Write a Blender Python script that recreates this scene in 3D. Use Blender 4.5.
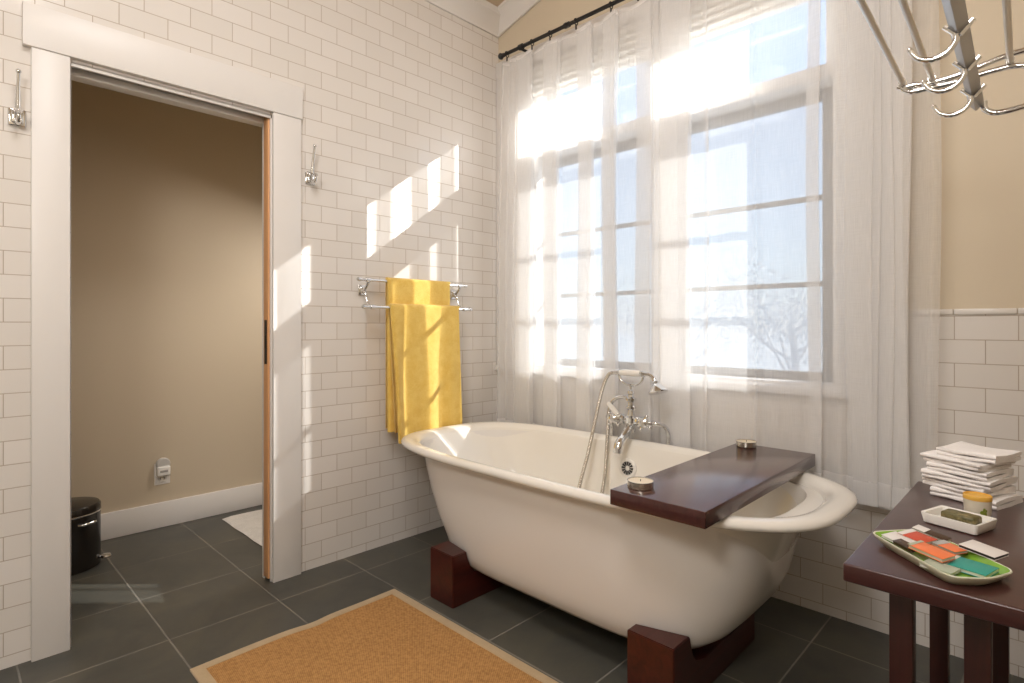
import bpy, bmesh, math, random
from mathutils import Vector, Matrix
random.seed(7)
PI = math.pi
S = bpy.context.scene
C = S.collection
for o in list(bpy.data.objects): bpy.data.objects.remove(o)

# ------------------------------------------------------------------ camera
cam_d = bpy.data.cameras.new('camera'); cam = bpy.data.objects.new('camera', cam_d); C.objects.link(cam)
cam.location = (2.545, -2.49, 1.157); cam.rotation_euler = (PI/2, 0, math.radians(44.2))
cam_d.sensor_width = 36.0; cam_d.lens = 36.0*563/1024; cam_d.shift_y = -16.5/1024
cam_d.clip_start = 0.02; cam_d.clip_end = 500
S.camera = cam
# ------------------------------------------------------------------ exposure
vs = S.view_settings
vs.view_transform = 'Standard'; vs.look = 'None'; vs.exposure = 0.0; vs.gamma = 1.0; vs.use_curve_mapping = False
S.cycles.max_bounces = 12; S.cycles.diffuse_bounces = 6; S.cycles.transparent_max_bounces = 24; S.cycles.sample_clamp_indirect = 6.0
# ------------------------------------------------------------------ sky
W = bpy.data.worlds.new('world'); S.world = W; W.use_nodes = True
wn = W.node_tree; wn.nodes.clear()
sky = wn.nodes.new('ShaderNodeTexSky'); sky.sky_type = 'NISHITA'; sky.sun_disc = False
sky.sun_elevation = math.radians(28); sky.sun_rotation = math.radians(45); sky.air_density = 1.2; sky.dust_density = 0.0; sky.ozone_density = 2.0
bg = wn.nodes.new('ShaderNodeBackground'); bg.inputs['Strength'].default_value = 0.50
wo = wn.nodes.new('ShaderNodeOutputWorld')
hz = wn.nodes.new('ShaderNodeMix'); hz.data_type = 'RGBA'; hz.inputs[0].default_value = .65; hz.inputs[7].default_value = (1.55, 1.80, 2.3, 1)   # thin haze over the blue
wn.links.new(sky.outputs[0], hz.inputs[6]); wn.links.new(hz.outputs[2], bg.inputs[0]); wn.links.new(bg.outputs[0], wo.inputs[0])
# ------------------------------------------------------------------ sun
sd = bpy.data.lights.new('sun', 'SUN'); sd.energy = 36.0; sd.angle = math.radians(0.53); sd.color = (1.0, 0.95, 0.89)
so = bpy.data.objects.new('sun', sd); C.objects.link(so)
so.rotation_euler = Vector((-1, -1, -0.75)).to_track_quat('-Z', 'Y').to_euler(); so.location = (4, 4, 5)
# ------------------------------------------------------------------ unseen area lights: added overhead fill; rear and closet sources inferred from the shading
def area(name, loc, target, size, power, col):
    l = bpy.data.lights.new(name, 'AREA'); l.shape = 'DISK'; l.size = size; l.energy = power; l.color = col
    o = bpy.data.objects.new(name, l); C.objects.link(o); o.location = loc
    o.rotation_euler = (Vector(target)-Vector(loc)).to_track_quat('-Z', 'Y').to_euler(); return o
area('overhead_fill', (1.75, -2.2, 3.25), (1.7, -1.4, 0), 0.9, 33, (1.0, 0.965, 0.945))  # added fill out of view to brighten the room, no known lamp
area('wall_light', (2.25, -3.25, 2.35), (.1, -1.5, .55), 0.6, 24, (1.0, 0.965, 0.935))
area('closet_light', (-.42, -.66, 1.75), (-.66, -1.2, 0), .4, 9.0, (1.0, 0.95, 0.90))

# ------------------------------------------------------------------ materials
def mat(name, col=(.8,.8,.8), rough=.5, metal=0., coat=0., spec=.5, build=None):
    m = bpy.data.materials.new(name); m.use_nodes = True
    nt = m.node_tree; b = nt.nodes['Principled BSDF']
    b.inputs['Base Color'].default_value = (*col, 1); b.inputs['Roughness'].default_value = rough
    b.inputs['Metallic'].default_value = metal; b.inputs['Coat Weight'].default_value = coat
    b.inputs['Specular IOR Level'].default_value = spec
    if build: build(nt, b)
    if coat and build: b.inputs['Coat Roughness'].default_value = .16
    return m
def nd(nt, t, **k):
    n = nt.nodes.new(t)
    for a, v in k.items():
        if a in n.inputs.keys(): n.inputs[a].default_value = v
        else: setattr(n, a, v)
    return n
def math_(nt, op, a, b=None):
    n = nt.nodes.new('ShaderNodeMath'); n.operation = op
    for i, v in enumerate((a, b)):
        if v is None: continue
        if isinstance(v, (int, float)): n.inputs[i].default_value = v
        else: nt.links.new(v, n.inputs[i])
    return n.outputs[0]
def pos(nt):
    g = nt.nodes.new('ShaderNodeNewGeometry'); s = nt.nodes.new('ShaderNodeSeparateXYZ')
    nt.links.new(g.outputs['Position'], s.inputs[0]); return g.outputs['Position'], s
def bump(nt, b, h, strength=.3, dist=.01):
    n = nt.nodes.new('ShaderNodeBump'); n.inputs['Strength'].default_value = strength; n.inputs['Distance'].default_value = dist
    nt.links.new(h, n.inputs['Height']); nt.links.new(n.outputs[0], b.inputs['Normal']); return n
def mixcol(nt, f, a, b):
    n = nt.nodes.new('ShaderNodeMix'); n.data_type = 'RGBA'
    if isinstance(f, (int, float)): n.inputs[0].default_value = f
    else: nt.links.new(f, n.inputs[0])
    for i, v in ((6, a), (7, b)):
        if isinstance(v, tuple): n.inputs[i].default_value = (*v, 1)
        else: nt.links.new(v, n.inputs[i])
    return n.outputs[2]
def ramp(nt, f, pts):
    r = nt.nodes.new('ShaderNodeValToRGB'); e = r.color_ramp.elements
    while len(e) < len(pts): e.new(.5)
    for k, (p, c) in enumerate(pts):
        e[k].position = p; e[k].color = (*c, 1) if len(c) == 3 else c
    nt.links.new(f, r.inputs[0]); return r.outputs[0]

def brick(axis_u, u0, v_axis, v0, w, h, mortar, c1, c2, cm, offset=.5, bstr=.35, rough=(.12, .6), wav=.0):
    def build(nt, b):
        p, s = pos(nt)
        u = math_(nt, 'ADD', s.outputs[axis_u], u0); v = math_(nt, 'ADD', s.outputs[v_axis], v0)
        cb = nt.nodes.new('ShaderNodeCombineXYZ'); nt.links.new(u, cb.inputs[0]); nt.links.new(v, cb.inputs[1])
        t = nd(nt, 'ShaderNodeTexBrick', offset=offset, offset_frequency=2, squash=1.0)
        for k, val in (('Scale', 1.0), ('Mortar Size', mortar), ('Mortar Smooth', .25), ('Bias', 0.), ('Brick Width', w), ('Row Height', h)):
            t.inputs[k].default_value = val
        for k, c in (('Color1', c1), ('Color2', c2), ('Mortar', cm)): t.inputs[k].default_value = (*c, 1)
        nt.links.new(cb.outputs[0], t.inputs[0])
        n = nd(nt, 'ShaderNodeTexNoise', Scale=7.0, Detail=2.0); nt.links.new(p, n.inputs[0])
        nt.links.new(t.outputs['Color'], b.inputs['Base Color'])
        mr = nt.nodes.new('ShaderNodeMapRange'); mr.inputs[3].default_value = rough[0]; mr.inputs[4].default_value = rough[1]
        nt.links.new(t.outputs['Fac'], mr.inputs[0]); nt.links.new(mr.outputs[0], b.inputs['Roughness'])
        hgt = math_(nt, 'SUBTRACT', math_(nt, 'MULTIPLY', n.outputs[0], wav), t.outputs['Fac'])
        bump(nt, b, hgt, bstr, .003)
        return t
    return build
TC1, TC2, TCM = (.785, .745, .705), (.745, .705, .66), (.46, .385, .315)
M = {}
M['tile_left'] = mat('white_subway_tile_left', build=brick(1, 1.188-.08125+16.25, 2, -.041+.08042*2, .1625, .08042, .0016, TC1, TC2, TCM, wav=.6))
M['tile_back'] = mat('white_subway_tile_back', build=brick(0, -2.365-.0835+16.7, 2, -.036+.0823*2, .167, .0823, .0016, TC1, TC2, TCM, wav=.6))
def slate(nt, b):
    t = brick(0, .225+.424*8, 1, 1.885+.407*12, .424, .407, .0034, (.084, .081, .067), (.064, .063, .053), (.20, .185, .16), 0., .3, (.42, .8), .0)(nt, b)
    p, s = pos(nt)
    n = nd(nt, 'ShaderNodeTexNoise', Scale=3.2, Detail=7.0, Roughness=.62, Distortion=.7); nt.links.new(p, n.inputs[0])
    n2 = nd(nt, 'ShaderNodeTexNoise', Scale=26., Detail=4.0); nt.links.new(p, n2.inputs[0])
    c = ramp(nt, n.outputs[0], [(.35, (.80, .82, .84)), (.5, (1., 1., 1.)), (.68, (1.22, 1.18, 1.08))])
    mm = nt.nodes.new('ShaderNodeMix'); mm.data_type = 'RGBA'; mm.blend_type = 'MULTIPLY'; mm.inputs[0].default_value = 1.
    nt.links.new(t.outputs['Color'], mm.inputs[6]); nt.links.new(c, mm.inputs[7]); nt.links.new(mm.outputs[2], b.inputs['Base Color'])
    h = math_(nt, 'SUBTRACT', math_(nt, 'ADD', math_(nt, 'MULTIPLY', n.outputs[0], .8), math_(nt, 'MULTIPLY', n2.outputs[0], .25)), t.outputs['Fac'])
    bump(nt, b, h, .3, .004)
M['slate'] = mat('grey_slate_floor_tile', build=slate)
def paintnoise(c):
    def f(nt, b):
        p, s = pos(nt); n = nd(nt, 'ShaderNodeTexNoise', Scale=180., Detail=2.); nt.links.new(p, n.inputs[0]); bump(nt, b, n.outputs[0], .04, .002)
    return f
M['cream'] = mat('cream_wall_paint', (.68, .585, .445), .6, build=paintnoise(0))
M['tan'] = mat('tan_wall_paint', (.58, .49, .365), .6, build=paintnoise(0))
M['ceil'] = mat('warm_ceiling_paint', (.60, .47, .34), .7, build=paintnoise(0))
M['white'] = mat('white_trim_paint', (.78, .75, .72), .38, build=paintnoise(0))
M['plain'] = mat('pale_wall_paint', (.74, .68, .58), .6)
M['fir'] = None
def wood(c1, c2, axis=1, scale=9., rough=.3, bmp=.03):
    def f(nt, b):
        tc = nt.nodes.new('ShaderNodeTexCoord'); mp = nt.nodes.new('ShaderNodeMapping')
        sc = [scale]*3; sc[axis] = scale*.07; mp.inputs['Scale'].default_value = sc
        nt.links.new(tc.outputs['Object'], mp.inputs[0])
        n = nd(nt, 'ShaderNodeTexNoise', Scale=4., Detail=6., Roughness=.65, Distortion=.8); nt.links.new(mp.outputs[0], n.inputs[0])
        c = ramp(nt, n.outputs[0], [(.3, c1), (.7, c2)]); nt.links.new(c, b.inputs['Base Color'])
        b.inputs['Roughness'].default_value = rough; bump(nt, b, n.outputs[0], bmp, .003)
    return f
M['fir'] = mat('fir_door_edge', build=wood((.66, .33, .15), (.78, .43, .21), 2, 18., .5))
M['tray_wood'] = mat('dark_mahogany_board', coat=.5, build=wood((.050, .016, .014), (.080, .024, .021), 1, 10., .2))
M['table_wood'] = mat('dark_mahogany_table', coat=.3, build=wood((.038, .011, .010), (.060, .017, .015), 0, 10., .3))
M['leg_wood'] = mat('dark_mahogany_legs', build=wood((.027, .0055, .0045), (.048, .0085, .0065), 2, 12., .35))
M['block_wood'] = mat('red_mahogany_block', build=wood((.036, .007, .005), (.078, .013, .008), 1, 9., .33))
M['enamel'] = mat('white_enamel', (.84, .80, .73), .07, coat=.4)
M['enamel_out'] = mat('cream_white_enamel_outside', (.79, .755, .715), .22, coat=.25)
M['chrome'] = mat('chrome', (.74, .745, .75), .08, 1.)
M['satin'] = mat('satin_metal', (.60, .57, .53), .28, 1.)
M['bar_metal'] = mat('brushed_rack_bar', (.42, .42, .43), .35, 1.)
M['porcelain'] = mat('white_porcelain', (.86, .83, .78), .1)
def hosemat(nt, b):
    tc = nt.nodes.new('ShaderNodeTexCoord'); 
    p, s = pos(nt)
    w = math_(nt, 'SINE', math_(nt, 'MULTIPLY', s.outputs[2], 1300.))
    bump(nt, b, w, .5, .001)
M['hose'] = mat('metal_shower_hose', (.62, .58, .52), .25, 1., build=hosemat)
M['iron'] = mat('black_iron', (.012, .010, .009), .45)
M['black'] = mat('black_lacquer', (.012, .009, .007), .22)
M['dark'] = mat('dark_slot', (.012, .010, .010), .6)
M['grey_sash'] = mat('grey_metal_sash', (.30, .285, .27), .5)
def glass_mat(name, t=.93, tint=(.96, .985, 1.)):
    m = bpy.data.materials.new(name); m.use_nodes = True; nt = m.node_tree; nt.nodes.clear()
    o = nt.nodes.new('ShaderNodeOutputMaterial'); tr = nt.nodes.new('ShaderNodeBsdfTransparent'); gl = nt.nodes.new('ShaderNodeBsdfGlossy')
    tr.inputs[0].default_value = (*tint, 1); gl.inputs['Roughness'].default_value = .02
    mx = nt.nodes.new('ShaderNodeMixShader'); mx.inputs[0].default_value = .05; nt.links.new(tr.outputs[0], mx.inputs[1]); nt.links.new(gl.outputs[0], mx.inputs[2])
    nt.links.new(mx.outputs[0], o.inputs[0]); return m
M['glass'] = glass_mat('window_glass')
SHEER = .44
def screen_mat():
    m = bpy.data.materials.new('grey_insect_screen'); m.use_nodes = True; nt = m.node_tree; nt.nodes.clear()
    o = nt.nodes.new('ShaderNodeOutputMaterial'); tr = nt.nodes.new('ShaderNodeBsdfTransparent'); d = nt.nodes.new('ShaderNodeBsdfTranslucent')
    d.inputs[0].default_value = (.085, .10, .125, 1)
    mx = nt.nodes.new('ShaderNodeMixShader'); mx.inputs[0].default_value = .75
    nt.links.new(tr.outputs[0], mx.inputs[1]); nt.links.new(d.outputs[0], mx.inputs[2]); nt.links.new(mx.outputs[0], o.inputs[0]); return m
M['screen'] = screen_mat()
def sheer_mat():
    m = bpy.data.materials.new('white_sheer_voile'); m.use_nodes = True; nt = m.node_tree; nt.nodes.clear()
    o = nt.nodes.new('ShaderNodeOutputMaterial'); tr = nt.nodes.new('ShaderNodeBsdfTransparent')
    df = nt.nodes.new('ShaderNodeBsdfDiffuse'); tl = nt.nodes.new('ShaderNodeBsdfTranslucent')
    df.inputs[0].default_value = (.94, .93, .925, 1); tl.inputs[0].default_value = (.92, .91, .90, 1)
    mx = nt.nodes.new('ShaderNodeMixShader'); mx.inputs[0].default_value = .30
    nt.links.new(df.outputs[0], mx.inputs[1]); nt.links.new(tl.outputs[0], mx.inputs[2])
    uv = nt.nodes.new('ShaderNodeUVMap'); s = nt.nodes.new('ShaderNodeSeparateXYZ'); nt.links.new(uv.outputs[0], s.inputs[0])
    def streak(su, sv):
        c = nt.nodes.new('ShaderNodeCombineXYZ'); nt.links.new(math_(nt, 'MULTIPLY', s.outputs[0], su), c.inputs[0]); nt.links.new(math_(nt, 'MULTIPLY', s.outputs[1], sv), c.inputs[1])
        n = nd(nt, 'ShaderNodeTexNoise', Scale=1., Detail=2.); nt.links.new(c.outputs[0], n.inputs[0]); return n.outputs[0]
    a = math_(nt, 'ADD', math_(nt, 'MULTIPLY', streak(420., 12.), .11), math_(nt, 'MULTIPLY', streak(14., 420.), .07))
    dens = math_(nt, 'ADD', a, SHEER-.09)                # opacity of the weave, mean .50
    hem = math_(nt, 'LESS_THAN', s.outputs[1], .085)     # doubled bottom hem
    top = math_(nt, 'GREATER_THAN', s.outputs[1], 2.222)  # doubled heading
    d2 = math_(nt, 'ADD', dens, math_(nt, 'MULTIPLY', math_(nt, 'ADD', hem, top), .22))
    m2 = nt.nodes.new('ShaderNodeMixShader'); nt.links.new(d2, m2.inputs[0])
    nt.links.new(tr.outputs[0], m2.inputs[1]); nt.links.new(mx.outputs[0], m2.inputs[2])
    nt.links.new(m2.outputs[0], o.inputs[0]); return m
M['sheer'] = sheer_mat()
def terry(c1, c2, sc=420., st=.8, dist=.004):
    def f(nt, b):
        p, s = pos(nt); n = nd(nt, 'ShaderNodeTexNoise', Scale=sc, Detail=3.); nt.links.new(p, n.inputs[0])
        n2 = nd(nt, 'ShaderNodeTexNoise', Scale=22., Detail=3.); nt.links.new(p, n2.inputs[0])
        c = ramp(nt, math_(nt, 'ADD', math_(nt, 'MULTIPLY', n.outputs[0], .6), math_(nt, 'MULTIPLY', n2.outputs[0], .4)), [(.38, c1), (.62, c2)])
        nt.links.new(c, b.inputs['Base Color']); b.inputs['Sheen Weight'].default_value = .3
        bump(nt, b, n.outputs[0], st, dist)
    return f
M['yellow'] = mat('yellow_terry', rough=.95, build=terry((.76, .48, .085), (.86, .61, .16), 260.))
M['whitecloth'] = mat('white_terry', rough=.95, build=terry((.84, .80, .78), (.90, .87, .85), 300., .35))
M['mat'] = mat('white_bath_mat_pile', rough=.95, build=terry((.66, .62, .56), (.78, .74, .68), 150.))
def sisal(nt, b):
    p, s = pos(nt)
    u = math_(nt, 'SINE', math_(nt, 'MULTIPLY', s.outputs[0], 2*PI/.0105)); v = math_(nt, 'SINE', math_(nt, 'MULTIPLY', s.outputs[1], 2*PI/.0075))
    w = math_(nt, 'MULTIPLY', u, v)
    n = nd(nt, 'ShaderNodeTexNoise', Scale=90., Detail=3.); nt.links.new(p, n.inputs[0])
    f = math_(nt, 'ADD', math_(nt, 'MULTIPLY', w, .28), n.outputs[0])
    c = ramp(nt, f, [(.2, (.30, .145, .042)), (.5, (.46, .235, .074)), (.8, (.58, .315, .115))])
    nt.links.new(c, b.inputs['Base Color']); bump(nt, b, f, .7, .004)
M['sisal'] = mat('tan_sisal_weave', rough=.9, build=sisal)
M['rug_border'] = mat('beige_cotton_binding', rough=.85, build=terry((.45, .32, .175), (.53, .39, .225), 500., .3, .002))
M['wax'] = mat('cream_wax', (.76, .66, .50), .5)
M['tin'] = mat('tealight_tin', (.60, .57, .52), .25, 1.)
M['frosted'] = mat('pale_candle_glass', (.62, .56, .46), .3)
M['gold'] = mat('yellow_lid', (.75, .42, .07), .4)
M['leaf'] = mat('green_leaf_print', (.22, .28, .04), .5)
M['plate_green'] = mat('green_glaze', (.22, .42, .05), .18, coat=.3)
M['plate_rim'] = mat('pale_plate_rim', (.66, .66, .50), .22)
def soapm(nt, b):
    p, s = pos(nt); n = nd(nt, 'ShaderNodeTexNoise', Scale=60., Detail=5., Distortion=1.5); nt.links.new(p, n.inputs[0])
    nt.links.new(ramp(nt, n.outputs[0], [(.35, (.085, .075, .025)), (.62, (.20, .165, .07)), (.75, (.36, .30, .17))]), b.inputs['Base Color'])
M['soap'] = mat('olive_herb_soap', rough=.5, build=soapm)
M['pleat'] = mat('white_pleated_fabric', (.80, .77, .72), .8)
M['bark'] = mat('tree_bark', (.12, .10, .08), .9)
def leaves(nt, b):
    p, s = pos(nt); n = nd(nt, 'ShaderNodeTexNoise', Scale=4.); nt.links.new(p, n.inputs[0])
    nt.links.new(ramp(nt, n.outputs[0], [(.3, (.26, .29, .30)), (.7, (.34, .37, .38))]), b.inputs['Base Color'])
M['leaves'] = mat('hazed_tree_leaves', rough=.8, build=leaves)  # grey-blue leaf colour has distance haze painted in, lowering contrast
M['ground'] = mat('outdoor_ground', (.26, .27, .26), .9)
def card(n, c, r=.4): M[n] = mat('printed_card_'+n, c, r); return M[n]

# ------------------------------------------------------------------ mesh builder
class MB:
    def __init__(s): s.bm = bmesh.new(); s.uv = None
    def box(s, a, b, bev=0., seg=2, mi=0):
        lo = [min(a[i], b[i]) for i in range(3)]; hi = [max(a[i], b[i]) for i in range(3)]
        v = [s.bm.verts.new((x, y, z)) for x in (lo[0], hi[0]) for y in (lo[1], hi[1]) for z in (lo[2], hi[2])]
        fs = [s.bm.faces.new([v[i] for i in q]) for q in ((0,1,3,2), (4,6,7,5), (0,4,5,1), (2,3,7,6), (0,2,6,4), (1,5,7,3))]
        for f in fs: f.material_index = mi
        if bev > 0:
            es = list({e for f in fs for e in f.edges})
            bmesh.ops.bevel(s.bm, geom=es, offset=bev, segments=seg, profile=.5, affect='EDGES')
        return s
    def xform(s, m, start=0):
        for v in list(s.bm.verts)[start:]: v.co = m @ v.co
        return s
    def rings(s, rs, cap0=True, cap1=True, closed=True, mi=0, loop=False):
        vr = [[s.bm.verts.new(p) for p in r] for r in rs]; n = len(rs[0])
        pairs = list(zip(vr[:-1], vr[1:])) + ([(vr[-1], vr[0])] if loop else [])
        for a, b in pairs:
            for i in range(n if closed else n-1):
                j = (i+1) % n
                f = s.bm.faces.new((a[i], a[j], b[j], b[i])); f.material_index = mi
        if not loop:
            if cap0: s.bm.faces.new(list(reversed(vr[0]))).material_index = mi
            if cap1: s.bm.faces.new(vr[-1]).material_index = mi
        return s
    def lathe(s, prof, loc=(0,0,0), axis=(0,0,1), n=24, cap=True, mi=0):
        q = Vector((0,0,1)).rotation_difference(Vector(axis).normalized()); L = Vector(loc)
        rs = [[L + q @ Vector((max(r,1e-5)*math.cos(2*PI*k/n), max(r,1e-5)*math.sin(2*PI*k/n), z)) for k in range(n)] for r, z in prof]
        return s.rings(rs, cap, cap, mi=mi)
    def tube(s, pts, r, n=10, smooth=0, closed=False, mi=0, flat=None):
        P = [Vector(p) for p in pts]
        if smooth: P = catmull(P, smooth, closed)
        R = r if isinstance(r, (list, tuple)) else None
        up = None; rs = []; N = len(P)
        for i, p in enumerate(P):
            a = P[(i-1) % N] if (closed or i > 0) else p; b = P[(i+1) % N] if (closed or i < N-1) else p
            t = (b-a).normalized()
            if up is None:
                up = Vector((0,0,1)) if abs(t.z) < .9 else Vector((1,0,0))
            up = (up - t*up.dot(t)).normalized(); w = t.cross(up)
            if R: f = i/(N-1)*(len(R)-1); k = min(int(f), len(R)-2); rr = R[k]+(R[k+1]-R[k])*(f-k)
            else: rr = r
            fx, fy = flat or (1, 1)
            rs.append([p + up*(rr*fx*math.cos(2*PI*k/n)) + w*(rr*fy*math.sin(2*PI*k/n)) for k in range(n)])
        return s.rings(rs, mi=mi, loop=closed)
    def ball(s, c, r, n=12, sc=(1,1,1)):
        c = Vector(c); m = 2*n; rs = []
        for k in range(n+1):
            q = max(r*math.sin(PI*k/n), 1e-5); z = -r*math.cos(PI*k/n)
            rs.append([c+Vector((q*math.cos(2*PI*j/m)*sc[0], q*math.sin(2*PI*j/m)*sc[1], z*sc[2])) for j in range(m)])
        return s.rings(rs)
    def prism(s, poly, ext, mi=0):
        """poly: list of 3D points, extruded by vector ext"""
        e = Vector(ext); return s.rings([[Vector(p) for p in poly], [Vector(p)+e for p in poly]], mi=mi)
    def build(s, name, m, parent=None, ang=40, loc=None):
        me = bpy.data.meshes.new(name)
        bmesh.ops.remove_doubles(s.bm, verts=s.bm.verts, dist=1e-6)
        bmesh.ops.recalc_face_normals(s.bm, faces=s.bm.faces)
        s.bm.to_mesh(me); s.bm.free()
        ms = m if isinstance(m, (list, tuple)) else [m]
        for x in ms: me.materials.append(x)
        me.shade_smooth(); me.set_sharp_from_angle(angle=math.radians(ang))
        o = bpy.data.objects.new(name, me); C.objects.link(o)
        if parent is not None:
            o.parent = parent
            w = parent.matrix_basis.copy(); q = parent.parent
            while q is not None: w = q.matrix_basis @ w; q = q.parent
            me.transform(w.inverted())
        return o
def catmull(P, k, closed=False):
    out = []; n = len(P); R = range(n if closed else n-1)
    for i in R:
        g = (lambda j: P[j % n]) if closed else (lambda j: P[max(0, min(n-1, j))])
        a, b, c, d = g(i-1), g(i), g(i+1), g(i+2)
        for q in range(k):
            t = q/k
            out.append(.5*((2*b)+(c-a)*t+(2*a-5*b+4*c-d)*t*t+(3*b-a-3*c+d)*t**3))
    if not closed: out.append(P[-1])
    return out
def thing(name, label, cat, loc=(0,0,0), group=None):
    o = bpy.data.objects.new(name, None); C.objects.link(o); o.location = loc; o.empty_display_size = .05
    return tag(o, label, cat, group)
def tag(o, label, cat, group=None):
    o['label'] = label; o['category'] = cat
    if group: o['group'] = group
    return o
def struct(o, label=None, cat=None):
    o['kind'] = 'structure'
    if label: o['label'] = label
    if cat: o['category'] = cat
    return o
def dup(root, loc, label=None):
    r = root.copy(); C.objects.link(r); r.location = loc
    if label: r['label'] = label
    for ch in root.children:
        c = ch.copy(); C.objects.link(c); c.parent = r
        for g in ch.children:
            d = g.copy(); C.objects.link(d); d.parent = c
    return r

# ================================================================== SETTING
SL = .266                                               # rise of the sloping ceiling
struct(MB().box((-1.4, -3.4, -.1), (2.9, .2, 0)).build('floor', M['slate']), 'dark grey slate tiled bathroom floor', 'floor')
# left wall: tiled skin, tan skin towards the closet, pocket between for the sliding door
b = MB()
DY0, DY1, DZ = -2.145, -1.422, 2.10
b.box((-.12, -3.4, 0), (0, DY0, 3.1)); b.box((-.12, -.62, 0), (0, .16, 3.1)); b.box((-.12, DY0, DZ+.07), (0, -.62, 3.1))
b.box((-.010, DY1, 0), (0, -.62, DZ+.07)); b.box((-.12, DY1+.03, 0), (-.085, -.62, DZ+.07))
b.box((-.010, DY0, DZ), (0, DY1, DZ+.07)); b.box((-.12, DY0, DZ), (-.085, DY1, DZ+.07))
wl = struct(b.build('wall_left', [M['tile_left'], M['tan']]), 'white subway tiled wall with the doorway', 'wall')
for f in wl.data.polygons:
    if f.center.x < -.119: f.material_index = 1
# back wall (window wall)
OX0, OX1, OZ0, OZ1 = .31, 1.912, .905, 2.70
TZ = 1.193
b = MB()
def wallpiece(x0, x1, z0, z1, mi, y0=0.):
    t = z1 if isinstance(z1, tuple) else (z1, z1)
    b.prism([(x0, y0, z0), (x1, y0, z0), (x1, y0, t[1]), (x0, y0, t[0])], (0, .20-y0, 0), mi=mi)
top = lambda x: 3.06+SL*x
wallpiece(-.12, 2.86, -.02, OZ0, 0)
wallpiece(-.12, OX0, OZ0, TZ, 0); wallpiece(OX1, 2.86, OZ0, TZ, 0)
wallpiece(-.12, OX0, TZ, (top(-.12), top(OX0)), 1, .004); wallpiece(OX1, 2.86, TZ, (top(OX1), top(2.86)), 1, .004)
wallpiece(OX0, OX1, OZ1, (top(OX0), top(OX1)), 1, .004)
struct(b.build('wall_back', [M['tile_back'], M['cream']]), 'window wall, subway tile below and cream paint above', 'wall')
struct(MB().box((2.72, -3.4, 0), (2.86, 0, 3.9)).build('wall_right', M['cream']))
struct(MB().box((-.12, -3.5, 0), (2.86, -3.4, 3.9)).build('wall_front', M['plain']))
struct(MB().prism([(-.12, -3.5, top(-.12)+.02), (2.9, -3.5, top(2.9)+.02), (2.9, -3.5, top(2.9)+.1), (-.12, -3.5, top(-.12)+.1)], (0, 3.7, 0)).build('ceiling', M['ceil']), 'tan sloping ceiling above the tiles', 'ceiling')
# crown on the left wall, rake moulding on the window wall
b = MB(); pr = [(0, 2.97), (.014, 2.97), (.018, 2.985), (.075, 3.055), (.085, 3.06), (.085, 3.10), (0, 3.10)]
b.prism([(x, -3.4, z) for x, z in pr], (0, 3.4, 0)); struct(b.build('trim_1', M['white']), 'white crown moulding above the tiled wall', 'moulding')
b = MB(); rs = []
for x in (0., 2.72): rs.append([(x, -y, z+SL*x) for y, z in pr])
b.rings(rs); struct(b.build('trim_2', M['white']), 'white sloping moulding above the curtain rod', 'moulding')
# bullnose cap on the wainscot
b = MB(); xx = 1.99
while xx < 2.72:
    x0 = 2.279+math.floor((xx-2.279)/.167)*.167; x1 = x0+.167
    b.box((max(x0, 1.99)+.001, -.006, TZ), (min(x1, 2.72)-.001, .004, TZ+.02), .003); xx = x1+.001
struct(b.build('trim_3', M['enamel_out']), 'narrow white bullnose cap along the tile wainscot', 'trim')
# door casing
b = MB()
b.box((0, -2.255, 0), (.02, DY0-.004, 2.112), .002); b.box((0, DY1-.004, 0), (.02, -1.297, 2.112), .002)
b.box((0, -2.278, 2.112), (.026, -1.293, 2.258), .002)
struct(b.build('trim_4', M['white']), 'white flat casing around the doorway', 'casing')
b = MB()   # jambs: split around the pocket slot
b.box((-.011, DY1-.009, 0), (0, DY1+.004, 2.10), .001); b.box((-.078, DY1-.015, 0), (-.063, DY1+.03, 2.10), .001)
b.box((-.011, DY0, 2.088), (0, DY1, 2.104), .001); b.box((-.122, DY0, 2.078), (-.064, DY1, 2.104), .001)
b.box((-.122, DY0-.004, 0), (0, DY0+.001, 2.10), .001)
struct(b.build('trim_5', M['white']), 'white jamb boards lining the doorway', 'jamb')
# pocket door, slid open: only its edge shows
b = MB().box((-.0615, DY1-.0155, .012), (-.0125, -.66, 2.125), .001)
dr = struct(b.build('door_1', M['fir']), 'pocket door slid into the wall, bare wood edge showing', 'door')
MB().box((-.050, DY1-.017, .98), (-.024, DY1-.012, 1.18), .001).box((-.043, DY1-.019, 1.05), (-.031, DY1-.014, 1.11), .001).build('edge_pull', M['iron'], dr)
MB().box((-.060, DY0+.01, 2.135), (-.014, DY1-.018, 2.165)).build('door_track', M['dark'], dr)
# closet beyond the doorway
struct(MB().box((-1.25, -3.0, 0), (-1.15, -.3, 2.6)).build('wall_closet', M['tan']), 'tan painted wall seen through the doorway', 'wall')
struct(MB().box((-1.25, -3.1, 0), (-.12, -3.0, 2.6)).build('wall_closet_left', M['tan']))
struct(MB().box((-1.25, -.5, 0), (-.12, -.4, 2.6)).build('wall_closet_right', M['tan']))
struct(MB().box((-1.25, -3.1, 2.5), (-.12, -.4, 2.6)).build('ceiling_closet', M['tan']))
struct(MB().box((-1.15, -3.0, 0), (-1.132, -.5, .142), .003).build('baseboard_closet', M['white']), 'white baseboard along the tan wall', 'baseboard')

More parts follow.
